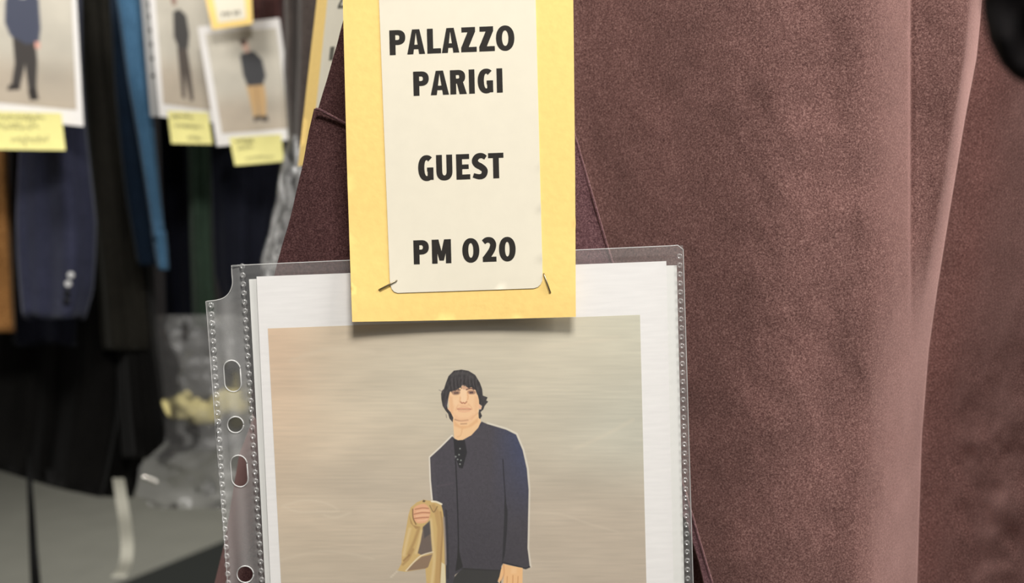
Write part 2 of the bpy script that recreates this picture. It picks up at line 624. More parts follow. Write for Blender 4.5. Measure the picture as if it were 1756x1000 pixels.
# sealed edge lines: thin bright rolled edges of the film
notch = catmull([(397, 455.5), (397.5, 470), (398.5, 485), (396, 496), (390.5, 505), (382, 511.5), (370, 515), (353, 517)], 5, False)
ys = np.linspace(517, BOT, 60)
left_edge = np.array([(SL(y), y) for y in ys])
edge_path = np.concatenate([notch, left_edge[1:]])
E3 = lambda P, Y: at(P[:, 0], P[:, 1], Y)
corner = np.array([(1060, TOPY(1060)), (1150, TOPY(1150)), (1162, 420.5), (1171.5, 428)] + [(SR(y), y) for y in np.linspace(445, BOT, 40)])
topedge = np.array([(x, TOPY(x)) for x in np.linspace(397, 1150, 40)])
tubes('film_edge', [E3(edge_path, YP + 0.001), E3(topedge, YP + 0.0002), E3(corner, YP + 0.0006)], 0.00022, MAT['rim'], pocket)

# punched strip: outline + holes
def stadium(cx, cy, hw, hh, lean, n=10):
    out = []
    for k in range(n + 1):
        t = math.pi * k / n
        out.append((hw * math.cos(t), -(hh - hw) - hw * math.sin(t)))
    for k in range(n + 1):
        t = math.pi + math.pi * k / n
        out.append((hw * math.cos(t), (hh - hw) - hw * math.sin(t)))
    return [(cx + x + lean * y, cy + y) for x, y in out]


def circ(cx, cy, r, n=24):
    return [(cx + r * math.cos(2 * math.pi * k / n), cy + r * math.sin(2 * math.pi * k / n)) for k in range(n)]


HOLES = [stadium(398.5, 645, 14.2, 27, .07), circ(403.8, 728.5, 13.8), stadium(410.3, 808, 14.2, 27, .07), circ(420.5, 985, 14.2),
         circ(434, 1160, 14), stadium(440, 1242, 14.2, 27, .07)]
outl = [tuple(p) for p in edge_path] + [(W2(BOT) + 2, BOT)] + [(W2(y) + 2, y) for y in np.linspace(BOT - 20, 470, 50)] + [(416, TOPY(416))]
allp = [Vector(p) for p in outl]
ed = [(i, (i + 1) % len(outl)) for i in range(len(outl))]
for h in HOLES:
    s = len(allp)
    allp += [Vector(p) for p in h]
    ed += [(s + i, s + (i + 1) % len(h)) for i in range(len(h))]
g = np.array([(SL(y) + 5 + k * 5.0, y) for y in np.arange(460, BOT, 6) for k in range(12)])
ok = sdist(outl, g[:, 0], g[:, 1]) < -2
for h in HOLES:
    ok &= sdist(h, g[:, 0], g[:, 1]) > 2
allp += [Vector(p) for p in g[ok]]
vs, es, fs, *_ = delaunay_2d_cdt(allp, ed, [], 0, 1e-5)
P = np.array([(v[0], v[1]) for v in vs])
cen = np.array([P[list(f)].mean(0) for f in fs])
ok = sdist(outl, cen[:, 0], cen[:, 1]) < 0
for h in HOLES:
    ok &= sdist(h, cen[:, 0], cen[:, 1]) > 0


def strip_y(x, y):
    s = (x - SL(y)) / (W2(y) - SL(y))
    return YP + 0.0008 + 0.0007 * np.sin(s * 11 + 0.6 * vnoise(y / 150, 0 * y)) * np.sin(np.clip(s, 0, 1) * math.pi) + 0.0004 * vnoise(s * 5, y / 110)


obj('punched_strip', at(P[:, 0], P[:, 1], strip_y(P[:, 0], P[:, 1])), [tuple(f) for f, k in zip(fs, ok) if k], MAT['film_strip'], pocket)
for h in HOLES:
    hp = np.array(h + h[:1])
    w = at(hp[:, 0], hp[:, 1], strip_y(hp[:, 0], hp[:, 1]) - 0.0002)
    v, f = tube(w, 0.00034, 6)
    obj('hole_rim', v, f, MAT['rim'], pocket)

# heat-weld dots, three rows of little rings
V, Fc, o = [], [], 0
for Wf, ya, yb, big in ((W1, 524, BOT, 1.0), (W2, 457, BOT, 0.95), (W3, 440, BOT, 0.95)):
    y = ya
    while y < yb:
        c = at(Wf(y), y, YP - 0.0001)
        R_ = 0.00118 * big
        k1 = 10
        for rr, dd in ((R_ * 1.25, 0.0), (R_ * 0.95, 0.00075), (R_ * 0.62, 0.0006), (R_ * 0.3, -0.0001)):
            for k in range(k1):
                t = 2 * math.pi * k / k1
                V.append((c[0] + rr * math.cos(t), c[1] - dd, c[2] + rr * 1.1 * math.sin(t)))
        Fc += [tuple(o + i for i in q) for q in gridfaces(4, k1, True)]
        Fc.append(tuple(o + 3 * k1 + k for k in range(k1)))
        o += 4 * k1
        y += 15.35
wd = obj('weld_dots', V, Fc, MAT['dot'], pocket)
wd['kind'] = 'stuff'


# ------------------------------------------------------------------ sheets in the pocket
def sheet(name, quad, Yf, mat, parent=None, nr=40, nc=30, thick=0.0003):
    """paper from its four corners (TL, TR, BR, BL) in frame pixels"""
    q = np.array(quad, float)
    s, t = np.meshgrid(np.linspace(0, 1, nc), np.linspace(0, 1, nr))
    s, t = s.ravel()[:, None], t.ravel()[:, None]
    p = (q[0] * (1 - s) + q[1] * s) * (1 - t) + (q[3] * (1 - s) + q[2] * s) * t
    o = obj(name, at(p[:, 0], p[:, 1], Yf(p[:, 0], p[:, 1])), gridfaces(nr, nc), mat, parent)
    if thick:
        solidify(o, thick, 1 if False else 0)
    return o


s_back = sheet('paper_sheet', [(427, 479), (1160.5, 455), (1185, BOT - 15), (481, BOT - 10)], lambda x, y: YP + 0.0034 + 0 * x, MAT['paper2'])
tag(s_back, 'plain white sheet peeking out behind the portrait sheet inside the clear pocket', 'paper sheet')
s_front = sheet('paper_sheet', [(440, 474.5), (1142.5, 448), (1165.5, BOT - 30), (486, BOT - 25)], lambda x, y: YP + 0.0021 + 0 * x, MAT['paper'])
tag(s_front, 'white sheet printed with a standing man in a dark jacket, inside clear pocket', 'paper sheet')


# ---- the print: a flat picture, ink colour per vertex
class Canvas:
    def __init__(s, xs, ys, base):
        s.X, s.Y = np.meshgrid(xs, ys)
        s.C = np.ones(s.X.shape + (3,)) * np.array(base, float)

    def blend(s, w, col):
        col = np.asarray(col, float)
        s.C = s.C * (1 - w[..., None]) + col * w[..., None]

    def poly(s, pts, col, soft=0.8, alpha=1.0, smooth=0):
        p = catmull(pts, smooth) if smooth else np.array(pts, float)
        m = soft * 2 + 2
        xs, ys = s.X[0], s.Y[:, 0]
        i0, i1 = np.searchsorted(xs, p[:, 0].min() - m), np.searchsorted(xs, p[:, 0].max() + m)
        j0, j1 = np.searchsorted(ys, p[:, 1].min() - m), np.searchsorted(ys, p[:, 1].max() + m)
        if i1 <= i0 or j1 <= j0:
            return
        X, Y = s.X[j0:j1, i0:i1], s.Y[j0:j1, i0:i1]
        w = alpha * sm(soft, -soft, sdist(p, X, Y))
        c = col(X, Y) if callable(col) else np.asarray(col, float)
        s.C[j0:j1, i0:i1] = s.C[j0:j1, i0:i1] * (1 - w[..., None]) + c * w[..., None]

    def line(s, pts, width, col, soft=0.8, alpha=1.0, smooth=4):
        p = catmull(pts, smooth, False) if smooth and len(pts) > 2 else np.array(pts, float)
        m = width + soft + 2
        xs, ys = s.X[0], s.Y[:, 0]
        i0, i1 = np.searchsorted(xs, p[:, 0].min() - m), np.searchsorted(xs, p[:, 0].max() + m)
        j0, j1 = np.searchsorted(ys, p[:, 1].min() - m), np.searchsorted(ys, p[:, 1].max() + m)
        if i1 <= i0 or j1 <= j0:
            return
        X, Y = s.X[j0:j1, i0:i1], s.Y[j0:j1, i0:i1]
        best = np.full(X.shape, 1e9)
        for (ax, ay), (bx, by) in zip(p[:-1], p[1:]):
            dx, dy = bx - ax, by - ay
            t = np.clip(((X - ax) * dx + (Y - ay) * dy) / (dx * dx + dy * dy + 1e-9), 0, 1)
            best = np.minimum(best, np.hypot(X - ax - t * dx, Y - ay - t * dy))
        w = alpha * sm(width / 2 + soft, width / 2 - soft, best)
        s.C[j0:j1, i0:i1] = s.C[j0:j1, i0:i1] * (1 - w[..., None]) + np.asarray(col, float) * w[..., None]


A_ = lambda pts: [(660 + x / 2.5, 600 + y / 2.5) for x, y in pts]
B_ = lambda pts: [(730 + x / 7.146, 620 + y / 7.146) for x, y in pts]
C_ = lambda pts: [(670 + x / 6.25, 840 + y / 6.25) for x, y in pts]

xs = np.concatenate([np.arange(455, 684, 3.0), np.arange(684, 912, 0.62), np.arange(912, 1135, 3.0)])
ys = np.concatenate([np.arange(538, 628, 2.0), np.arange(628, 1003, 0.62), np.arange(1004, 1462, 3.0)])
cv = Canvas(xs, ys, (200, 190, 170))
X, Y = cv.X, cv.Y
# mottled studio backdrop of the picture
u, v = (X - 460) / 645, (Y - 545) / 455
base = (np.array([224, 200, 172]) * ((1 - u) * (1 - v))[..., None].clip(0) + np.array([208, 205, 186]) * (u * (1 - v))[..., None].clip(0)
        + np.array([205, 190, 168]) * ((1 - u) * v)[..., None].clip(0) + np.array([192, 178, 160]) * (u * v)[..., None].clip(0))
cv.C = np.where((v < 1)[..., None], base, np.array([196, 180, 160.]))
cv.blend(0.55 * np.exp(-((u - 0.45) / .35) ** 2 - ((v - .22) / .3) ** 2), (206, 200, 180))
cv.blend(0.5 * np.exp(-((u - 1.0) / .22) ** 2 - ((v - .45) / .22) ** 2), (202, 204, 190))
cv.blend(0.45 * np.exp(-((u - 0.9) / .3) ** 2 - ((v - .75) / .18) ** 2), (186, 170, 152))
cv.blend(0.4 * np.exp(-((u - 0.02) / .1) ** 2 - ((v - .1) / .4) ** 2), (224, 190, 160))
cv.blend(0.35 * np.exp(-((u - 0.28) / .2) ** 2 - ((v - .62) / .12) ** 2), (186, 176, 160))
cl = fbm(X / 150 + 0.25 * Y / 60, Y / 55 + 3, 4)
cv.C = cv.C * (1 + 0.055 * cl[..., None])
st = fbm(X / 50 + 7, Y / 3.2, 2)
cv.C = cv.C * (1 + 0.034 * st[..., None])
for pts, wd_, al in (([(485, 868), (520, 858), (556, 862), (580, 876), (548, 878), (510, 878), (485, 868)], 2, .45), ([(556, 884), (574, 888), (600, 880)], 3, .4),
                     ([(905, 880), (960, 882), (1015, 900), (1060, 912)], 3, .25), ([(985, 770), (1040, 745), (1085, 720)], 6, .25), ([(480, 960), (560, 945), (640, 958)], 4, .25),
                     ([(900, 600), (980, 590), (1060, 578)], 8, .2), ([(500, 620), (560, 600), (640, 604)], 8, .2)):
    cv.line(pts, wd_, (226, 214, 192), soft=3, alpha=al)
# halo + jacket
jacket = A_([(415, 308), (440, 319), (520, 343), (562, 364), (590, 430), (608, 510), (616, 600), (613, 750), (611, 850), (621, 932), (602, 939), (508, 916),
             (500, 926), (496, 946), (340, 936), (300, 966), (290, 1010), (252, 1010), (262, 880), (256, 760), (245, 680), (206, 645), (198, 560), (194, 462), (240, 420), (288, 372), (302, 381), (332, 387), (368, 362)])
cv.line(A_([(288, 368), (240, 416), (192, 460), (195, 560), (202, 640)]), 3.0, (240, 234, 222), 1.0, .8, 0)
cv.line(A_([(440, 314), (522, 338), (566, 360), (595, 430), (613, 510), (620, 600), (617, 750), (615, 850), (625, 930)]), 3.0, (232, 226, 212), 1.0, .7, 0)
legs = A_([(335, 930), (500, 935), (498, 1000), (500, 1250), (480, 1600), (420, 1620), (390, 1200), (360, 1600), (300, 1600), (280, 1200), (285, 990)])
cv.poly(legs, (52, 51, 50), 1.0)


def jcol(x, y):
    w = np.clip((x - 840) / 60, 0, 1) * np.clip((900 - y) / 150, 0, 1)
    n_ = 1 + 0.10 * fbm(x / 2.2, y / 2.2, 2)
    c = np.array([72, 68, 76.])[None, None] * (1 - w[..., None]) + np.array([62, 70, 104.])[None, None] * w[..., None]
    c = c * (1 - 0.10 * np.clip((y - 820) / 150, 0, 1))[..., None]
    return c * n_[..., None]


cv.poly(jacket, jcol, 0.9)
cv.line(A_([(205, 470), (210, 560), (220, 640)]), 6, (84, 80, 88), 3, .4, 0)
# seams
cv.line(A_([(303, 470), (309, 600), (314, 760), (316, 880)]), 2.0, (28, 27, 32), 0.9, .9)
cv.poly(A_([(314, 830), (320, 870), (334, 930), (322, 940), (302, 950), (310, 890)]), (36, 35, 36), 1.0)
cv.line(A_([(506, 470), (511, 560), (518, 650)]), 1.8, (34, 33, 42), 0.9, .85)
cv.poly(A_([(513, 620), (526, 690), (524, 770), (514, 880), (503, 915), (508, 800), (512, 700)]), (36, 35, 40), 1.2, .9)
cv.line(A_([(330, 938), (420, 944), (496, 946)]), 2, (38, 37, 38), 1, .8)
cv.line(A_([(505, 912), (560, 926), (604, 938), (620, 931)]), 2.5, (34, 34, 42), 1, .9, 0)
cv.line(A_([(262, 690), (268, 800), (270, 980)]), 3.0, (40, 39, 44), 1.5, .7)
cv.line(A_([(225, 585), (290, 572)]), 2.5, (92, 82, 90), 2, .5)
# collar and shirt opening
cv.poly(A_([(294, 380), (312, 388), (342, 386), (352, 440), (334, 508), (318, 506), (300, 450)]), (34, 33, 38), 0.9)
for px_, py_ in ((322, 424), (318, 450), (304, 458), (326, 474), (312, 470), (322, 490)):
    cv.poly(circ(660 + px_ / 2.5, 600 + py_ / 2.5, 1.5, 8), (160, 168, 160), 0.9, .8)
cv.line(A_([(352, 380), (385, 350), (412, 318)]), 3, (58, 58, 76), 1.5, .8)
# neck and face
SK = (248, 206, 162)
cv.poly(B_([(318, 640), (338, 760), (345, 880), (352, 945), (395, 966), (455, 962), (560, 905), (645, 812), (676, 742), (664, 640)]), (246, 204, 156), 0.8)
cv.poly(B_([(345, 720), (420, 790), (520, 790), (640, 690), (640, 740), (560, 800), (450, 830), (350, 790)]), (228, 170, 122), 2.0, .5)
cv.line(B_([(390, 925), (430, 900), (445, 830)]), 2, (226, 172, 124), 1.5, .5)
cv.poly(B_([(280, 380), (284, 560), (298, 640), (345, 712), (420, 748), (505, 746), (575, 716), (638, 640), (656, 540), (655, 420), (600, 320), (430, 300), (320, 340)]), SK, 0.9, 1, 3)
cv.poly(B_([(285, 420), (330, 440), (345, 560), (330, 660), (298, 620)]), (234, 182, 136), 2.5, .6)
cv.poly(B_([(430, 330), (500, 330), (495, 420), (500, 500), (430, 500), (425, 420)]), (252, 218, 180), 1.6, .6)
cv.poly(B_([(330, 455), (400, 455), (390, 530), (340, 530)]), (252, 214, 172), 2.5, .5)
cv.poly(B_([(250, 560), (285, 575), (292, 610), (270, 612)]), (240, 186, 150), 0.9)
cv.poly(B_([(650, 520), (685, 545), (680, 585), (652, 580)]), (240, 190, 156), 0.9)
# features
cv.poly(B_([(312, 372), (350, 360), (412, 362), (420, 390), (395, 408), (340, 408)]), (140, 104, 88), 1.2, .7, 3)
cv.poly(B_([(345, 378), (400, 374), (402, 394), (350, 398)]), (84, 62, 58), 0.9, .75)
cv.poly(B_([(515, 362), (560, 352), (608, 366), (604, 396), (550, 404), (520, 390)]), (150, 108, 92), 1.2, .7, 3)
cv.poly(B_([(535, 372), (580, 368), (584, 390), (540, 394)]), (70, 50, 52), 0.9, .8)
cv.line(B_([(500, 345), (545, 330), (600, 340)]), 2.2, (96, 58, 56), 1, .85)
cv.line(B_([(330, 356), (380, 348), (420, 350)]), 2.2, (92, 62, 60), 1, .7)
cv.line(B_([(512, 380), (520, 440), (512, 470)]), 1.6, (222, 160, 116), 1.2, .7)
cv.line(B_([(428, 496), (445, 512), (462, 505), (480, 514), (502, 494)]), 2.0, (176, 112, 86), 1.0, .85)
cv.line(B_([(425, 440), (418, 490)]), 2, (228, 170, 126), 1.5, .6, 0)
cv.line(B_([(388, 580), (430, 574), (470, 578), (515, 574), (556, 584)]), 2.2, (216, 150, 122), 1.1, .8)
cv.line(B_([(392, 590), (470, 592), (550, 590)]), 1.0, (170, 106, 88), 0.8, .75)
cv.line(B_([(405, 606), (470, 616), (535, 606)]), 2.4, (232, 172, 140), 1.4, .6)
cv.line(B_([(360, 712), (430, 728), (515, 718)]), 2.4, (170, 124, 96), 1.2, .8)
cv.line(B_([(430, 766), (500, 762)]), 1.8, (176, 130, 102), 1.2, .7, 0)
cv.line(B_([(560, 700), (640, 630)]), 2, (226, 168, 122), 2, .6, 0)
# cheek, jaw and brow shading
cv.poly(B_([(600, 420), (652, 440), (650, 560), (610, 640), (590, 560)]), (236, 186, 142), 3, .5)
cv.poly(B_([(350, 640), (420, 690), (520, 690), (590, 640), (570, 712), (500, 745), (420, 745), (360, 712)]), (238, 188, 146), 3, .55)
cv.poly(B_([(395, 525), (470, 530), (540, 525), (520, 560), (420, 560)]), (240, 190, 150), 2, .5)
cv.poly(B_([(420, 545), (445, 560), (490, 560), (520, 545)]), (222, 168, 130), 1.5, .4)
cv.line(B_([(395, 540), (375, 575), (372, 600)]), 1.6, (230, 176, 132), 1.5, .6)
cv.line(B_([(520, 520), (560, 560), (570, 590)]), 1.6, (230, 176, 132), 1.5, .6)
# hair
HC = lambda x, y: np.array([58, 54, 56.])[None, None] * (1 + 0.34 * fbm(x / 1.5 + 0.35 * y / 2, y / 7.0, 2))[..., None]
hair = B_([(225, 335), (200, 360), (188, 400), (192, 460), (208, 545), (245, 605), (275, 640), (292, 700), (330, 745), (338, 690), (305, 622), (268, 580), (262, 540), (272, 480),
           (284, 420), (296, 372), (380, 345), (428, 318), (445, 292), (470, 290), (520, 325), (560, 315), (612, 350), (640, 420), (652, 470), (655, 520), (690, 545), (680, 588), (655, 590), (648, 640), (650, 690),
           (666, 706), (690, 668), (672, 620), (705, 590), (722, 545), (765, 492), (742, 478), (758, 440), (700, 418), (692, 340), (664, 262), (606, 165), (525, 115), (440, 100), (345, 113), (280, 180), (248, 262)])
cv.poly(hair, HC, 0.7)
cv.poly(B_([(445, 285), (480, 285), (520, 325), (470, 345), (440, 330)]), (176, 128, 112), 1.2, .45)
for (hx, hy), (gx_, gy_) in (((300, 250), (320, 372)), ((345, 240), (362, 362)), ((390, 230), (405, 350)), ((430, 225), (436, 330)), ((480, 220), (472, 300)), ((520, 225), (535, 335)), ((560, 230), (585, 350)), ((600, 250), (632, 400))):
    cv.line(B_([(hx, hy), ((hx + gx_) / 2 - 6, (hy + gy_) / 2), (gx_, gy_)]), 1.2, (34, 30, 32), 0.9, .7)
    cv.line(B_([(hx + 18, hy - 40), ((hx + gx_) / 2 + 12, (hy + gy_) / 2 - 20), (gx_ + 14, gy_ - 40)]), 1.2, (96, 90, 90), 1.0, .5)
cv.line(B_([(165, 350), (215, 375)]), 1.5, (110, 100, 98), 0.9, .5, 0)
cv.line(B_([(330, 170), (400, 140), (490, 150), (560, 190)]), 5, (84, 80, 80), 2.5, .5)
cv.line(B_([(250, 650), (255, 690)]), 1.0, (90, 80, 78), 0.8, .6, 0)
cv.line(B_([(262, 470), (240, 560)]), 3, (90, 78, 96), 1.5, .5, 0)
# right hand
cv.poly(C_([(1205, 795), (1290, 815), (1415, 838), (1412, 1010), (1390, 1060), (1200, 1060), (1215, 900), (1190, 960), (1165, 1000), (1148, 975), (1165, 930), (1180, 860)]), (246, 196, 140), 0.9)
for p in ([(1250, 930), (1245, 1010)], [(1310, 920), (1308, 1010)], [(1365, 930), (1362, 1010)]):
    cv.line(C_(p), 1.3, (206, 142, 92), 1.0, .8, 0)
cv.line(C_([(1210, 800), (1215, 900), (1190, 965)]), 1.6, (214, 152, 104), 1.2, .7)
cv.poly(C_([(1290, 830), (1350, 840), (1345, 900), (1290, 900)]), (252, 210, 158), 2.5, .6)
cv.line(C_([(1150, 985), (1170, 1000)]), 1.5, (252, 226, 196), 0.8, .8, 0)
# tan coat over the arm
T1, T2, T3, T4 = (212, 180, 118), (168, 132, 84), (232, 208, 158), (128, 104, 82)
cv.poly(C_([(350, 108), (440, 120), (540, 150), (560, 230), (580, 400), (590, 700), (590, 1020), (385, 1020), (372, 845), (160, 880), (75, 868), (115, 790), (120, 660), (160, 450), (190, 270), (215, 190), (280, 135)]), T1, 0.9)
cv.poly(C_([(345, 400), (420, 330), (432, 480), (448, 680), (330, 700), (290, 680), (320, 560)]), (108, 94, 88), 1.2, .95)
cv.poly(C_([(350, 400), (420, 340), (430, 470), (360, 520)]), (82, 76, 76), 1.5, .9)
cv.poly(C_([(165, 872), (240, 790), (330, 720), (450, 690), (400, 830), (372, 845)]), (144, 118, 96), 1.2, .95)
cv.line(C_([(165, 868), (245, 778), (330, 705), (450, 668)]), 2.4, (238, 222, 190), 0.9, .9)
cv.poly(C_([(200, 280), (240, 380), (320, 400), (270, 420), (215, 360)]), T2, 1.4, .8)
cv.line(C_([(205, 420), (170, 560), (140, 700)]), 5, T3, 2.5, .6)
cv.line(C_([(300, 420), (250, 560), (190, 690)]), 5, T2, 2.5, .6)
cv.line(C_([(330, 440), (300, 580), (270, 680)]), 4, T3, 2.0, .6)
cv.line(C_([(240, 640), (190, 740), (130, 800)]), 4, T2, 2, .6)
cv.line(C_([(200, 700), (140, 760)]), 3, (150, 112, 70), 1.5, .7, 0)
cv.poly(C_([(430, 160), (470, 260), (500, 420), (490, 700), (470, 1020), (520, 1020), (540, 700), (545, 420), (520, 230), (470, 150)]), (190, 152, 98), 2, .7)
cv.line(C_([(430, 320), (450, 560), (465, 760), (440, 1000)]), 4.5, T3, 2.5, .6)
cv.line(C_([(535, 240), (555, 420), (540, 700), (530, 1000)]), 3, T2, 1.5, .8)
cv.line(C_([(570, 300), (585, 600), (590, 800)]), 3.5, (150, 138, 130), 1.2, .8)
cv.poly(C_([(545, 780), (580, 800), (592, 1020), (530, 1020)]), (234, 222, 186), 1.2, .9)
cv.line(C_([(440, 125), (490, 130), (545, 155)]), 3.2, (248, 238, 212), 1.0, .95)
cv.line(C_([(420, 170), (460, 240), (500, 180)]), 1.6, (120, 94, 60), 1.0, .7)
cv.poly(C_([(350, 108), (375, 118), (360, 135), (340, 128)]), (80, 64, 48), 1.0, .8)
# left hand holding it
cv.poly(C_([(240, 215), (280, 170), (360, 150), (408, 190), (425, 240), (410, 310), (380, 350), (300, 362), (255, 330), (240, 280)]), (234, 178, 138), 0.9, 1, 3)
for p in ([(262, 210), (340, 196), (405, 200)], [(250, 262), (330, 246), (418, 248)], [(255, 308), (330, 300), (405, 296)]):
    cv.line(C_(p), 1.5, (172, 112, 84), 0.9, .85)
for p in ([(280, 235), (350, 222), (405, 226)], [(275, 285), (340, 274), (405, 272)], [(290, 332), (350, 328), (390, 318)]):
    cv.line(C_(p), 2.2, (248, 204, 168), 1.2, .6)
cv.line(C_([(236, 210), (240, 300), (270, 370)]), 2.0, (130, 92, 62), 1.0, .8)
cv.line(C_([(75, 868), (0, 940)]), 2.0, (226, 216, 196), 1.2, .7, 0)

# clip to the picture's frame: map the canvas grid onto the slanted print quad
PQ = [(459, 563.5), (1097.5, 540), (1126, 1455), (503, 1455)]
gx = xs[None, :].repeat(len(ys), 0)
gy = ys[:, None].repeat(len(xs), 1)
sx = (gx - xs[0]) / (xs[-1] - xs[0])
xl = interp(gy, [(540, 458), (1000, 482), (1455, 503)])
xr = interp(gy, [(540, 1097.5), (1000, 1108.5), (1455, 1126)])
px = np.clip(gx, xl, xr)
ytop = 563.5 - (px - 459) * 23.5 / 638.5
py = np.maximum(gy, ytop)
Pw = at(px, py, YP + 0.0021 - 0.00022)
pr = obj('printed_picture', Pw, gridfaces(len(ys), len(xs)), MAT['print'], s_front, smooth=False, colors=lin(np.clip(cv.C, 0, 255)).reshape(-1, 3))

# ------------------------------------------------------------------ tags
def stroke(pts, w, h_end=None):
    """strip polygons along a polyline of given width"""
    P = np.array(pts, float)
    T = np.gradient(P, axis=0)
    T /= np.linalg.norm(T, axis=1)[:, None] + 1e-9
    Nn = np.column_stack([-T[:, 1], T[:, 0]])
    w = np.asarray(w, float) * np.ones(len(P))
    L, R = P + Nn * w[:, None] / 2, P - Nn * w[:, None] / 2
    return [np.array([L[i], L[i + 1], R[i + 1], R[i]]) for i in range(len(P) - 1)]


def ringseg(cx, cy, rx, ry, sx, sy, a0, a1, n=20, p=2.3):
    out = []
    ang = np.radians(np.linspace(a0, a1, n + 1))
    f = lambda c: np.sign(c) * np.abs(c) ** (2 / p)
    O = np.column_stack([cx + rx * f(np.cos(ang)), cy + ry * f(np.sin(ang))])
    I = np.column_stack([cx + (rx - sx) * f(np.cos(ang)), cy + (ry - sy) * f(np.sin(ang))])
    for i in range(n):
        out.append(np.array([O[i], O[i + 1], I[i + 1], I[i]]))
    return out


def glyph(ch, w, h, s):
    """polygons of a bold capital in a w x h box (y up), stem width s"""
    t = s * 0.84
    R = lambda x0, y0, x1, y1: np.array([(x0, y0), (x1, y0), (x1, y1), (x0, y1)])
    if ch in 'PR':
        bh = h * (0.60 if ch == 'P' else 0.56)
        yb = h - bh
        cx = w * 0.5
        out = [R(0, 0, s, h), R(0, h - t, cx, h), R(0, yb, cx, yb + t)]
        out += ringseg(cx, h - bh / 2, w * (1.0 if ch == 'P' else .94) - cx, bh / 2, s, t, -90, 90, 14)
        if ch == 'R':
            out.append(np.array([(w - s * 1.18, 0), (w + s * .06, 0), (w * .60 + s * .45, yb + t * .6), (w * .60 - s * .6, yb + t * .6)]))
        return out
    if ch == 'A':
        a = s * 0.62
        return [np.array([(0, 0), (s * 1.02, 0), (w / 2 + a * .12, h), (w / 2 - a, h)]), np.array([(w - s * 1.02, 0), (w, 0), (w / 2 + a, h), (w / 2 - a * .12, h)]),
                R(w * .2, h * .2, w * .8, h * .2 + t * .9)]
    if ch == 'L':
        return [R(0, 0, s, h), R(0, 0, w, t)]
    if ch == 'Z':
        return [R(w * .04, h - t, w * .92, h), R(0, 0, w, t), np.array([(0, t * .9), (s * 1.25, t * .9), (w * .92, h - t * .9), (w * .92 - s * 1.25, h - t * .9)])]
    if ch == 'I':
        return [R(0, 0, w, h)]
    if ch == 'E':
        return [R(0, 0, s, h), R(0, 0, w, t), R(0, h - t, w * .95, h), R(0, h / 2 - t * .45, w * .9, h / 2 + t * .45)]
    if ch == 'T':
        return [R(0, h - t, w, h), R(w / 2 - s / 2, 0, w / 2 + s / 2, h)]
    if ch == 'M':
        m = w / 2
        return [R(0, 0, s * .92, h), R(w - s * .92, 0, w, h), np.array([(s * .3, h), (s * 1.15, h), (m + s * .38, h * .12), (m - s * .38, h * .12)]),
                np.array([(w - s * 1.15, h), (w - s * .3, h), (m + s * .38, h * .12), (m - s * .38, h * .12)])]
    if ch in 'O0':
        return ringseg(w / 2, h / 2, w / 2, h / 2 + 0.5, s * 1.02, t, 0, 360, 36, 2.15)
    if ch == 'U':
        ry = h * .36
        return [R(0, ry, s, h), R(w - s, ry, w, h)] + ringseg(w / 2, ry, w / 2, ry + .5, s, t, 180, 360, 18)
    if ch == 'G':
        return ringseg(w * .56, h / 2, w * .56, h / 2 + .5, s * 1.05, t, 52, 296, 26, 2.2) + [R(w - s, 0.03 * h, w, h * .52), R(w * .58, h * .52 - t * .8, w, h * .52)]
    if ch == 'S':
        p = catmull([(w * .90, h * .83), (w * .66, h * .915), (w * .36, h * .88), (w * .20, h * .72), (w * .32, h * .575), (w * .60, h * .47), (w * .82, h * .33), (w * .74, h * .14), (w * .46, h * .085), (w * .08, h * .15)], 5, False)
        return stroke(p, np.interp(np.linspace(0, 1, len(p)), [0, .25, .5, .75, 1], [t * .9, s, s * 1.1, s, t * .9]))
    if ch == '2':
        p = catmull([(w * .08, h * .82), (w * .32, h * .91), (w * .64, h * .88), (w * .78, h * .72), (w * .70, h * .52), (w * .48, h * .32), (w * .18, h * .10)], 5, False)
        return stroke(p, np.interp(np.linspace(0, 1, len(p)), [0, .3, .6, 1], [t, s, s * 1.05, s * 1.1])) + [R(0, 0, w, t)]
    return []


def text_polys(letters, base_left, slope, cap, s=10.2, lean=-0.025):
    """letters: (char, x0, x1) in frame pixels; the baseline starts at base_left (x, y)"""
    out = []
    for ch, x0, x1 in letters:
        yb = base_left[1] - slope * (x0 - base_left[0])
        for q in glyph(ch, x1 - x0, cap, s):
            out.append(np.column_stack([x0 + q[:, 0] + lean * (q[:, 1] - 0), yb - q[:, 1] - slope * q[:, 0]]))
    return out


E1 = lambda x: 580 + x / 5.165
G1 = lambda x: 640 + x / 4.547
LINES = [
    ([('P', E1(457), E1(598)), ('A', E1(612), E1(770)), ('L', E1(790), E1(912)), ('A', E1(918), E1(1073)), ('Z', E1(1090), E1(1228)), ('Z', E1(1250), E1(1388)), ('O', E1(1400), E1(1563))], (E1(460), 489 / 5.165), 0.0405, 42.6),
    ([('P', E1(668), E1(806)), ('A', E1(820), E1(982)), ('R', E1(994), E1(1137)), ('I', E1(1160), E1(1211)), ('G', E1(1238), E1(1374)), ('I', E1(1406), E1(1458))], (E1(668), 850 / 5.165), 0.039, 41.6),
    ([('G', G1(353), G1(472)), ('U', G1(494), G1(620)), ('E', G1(650), G1(758)), ('S', G1(772), G1(892)), ('T', G1(900), G1(1020))], (G1(353), 240 + 321 / 4.547), 0.036, 43.5),
    ([('P', G1(317), G1(437)), ('M', G1(460), G1(610)), ('0', G1(697), G1(830)), ('2', G1(855), G1(962)), ('0', G1(983), G1(1113))], (G1(317), 240 + 971 / 4.547), 0.035, 41.2),
]


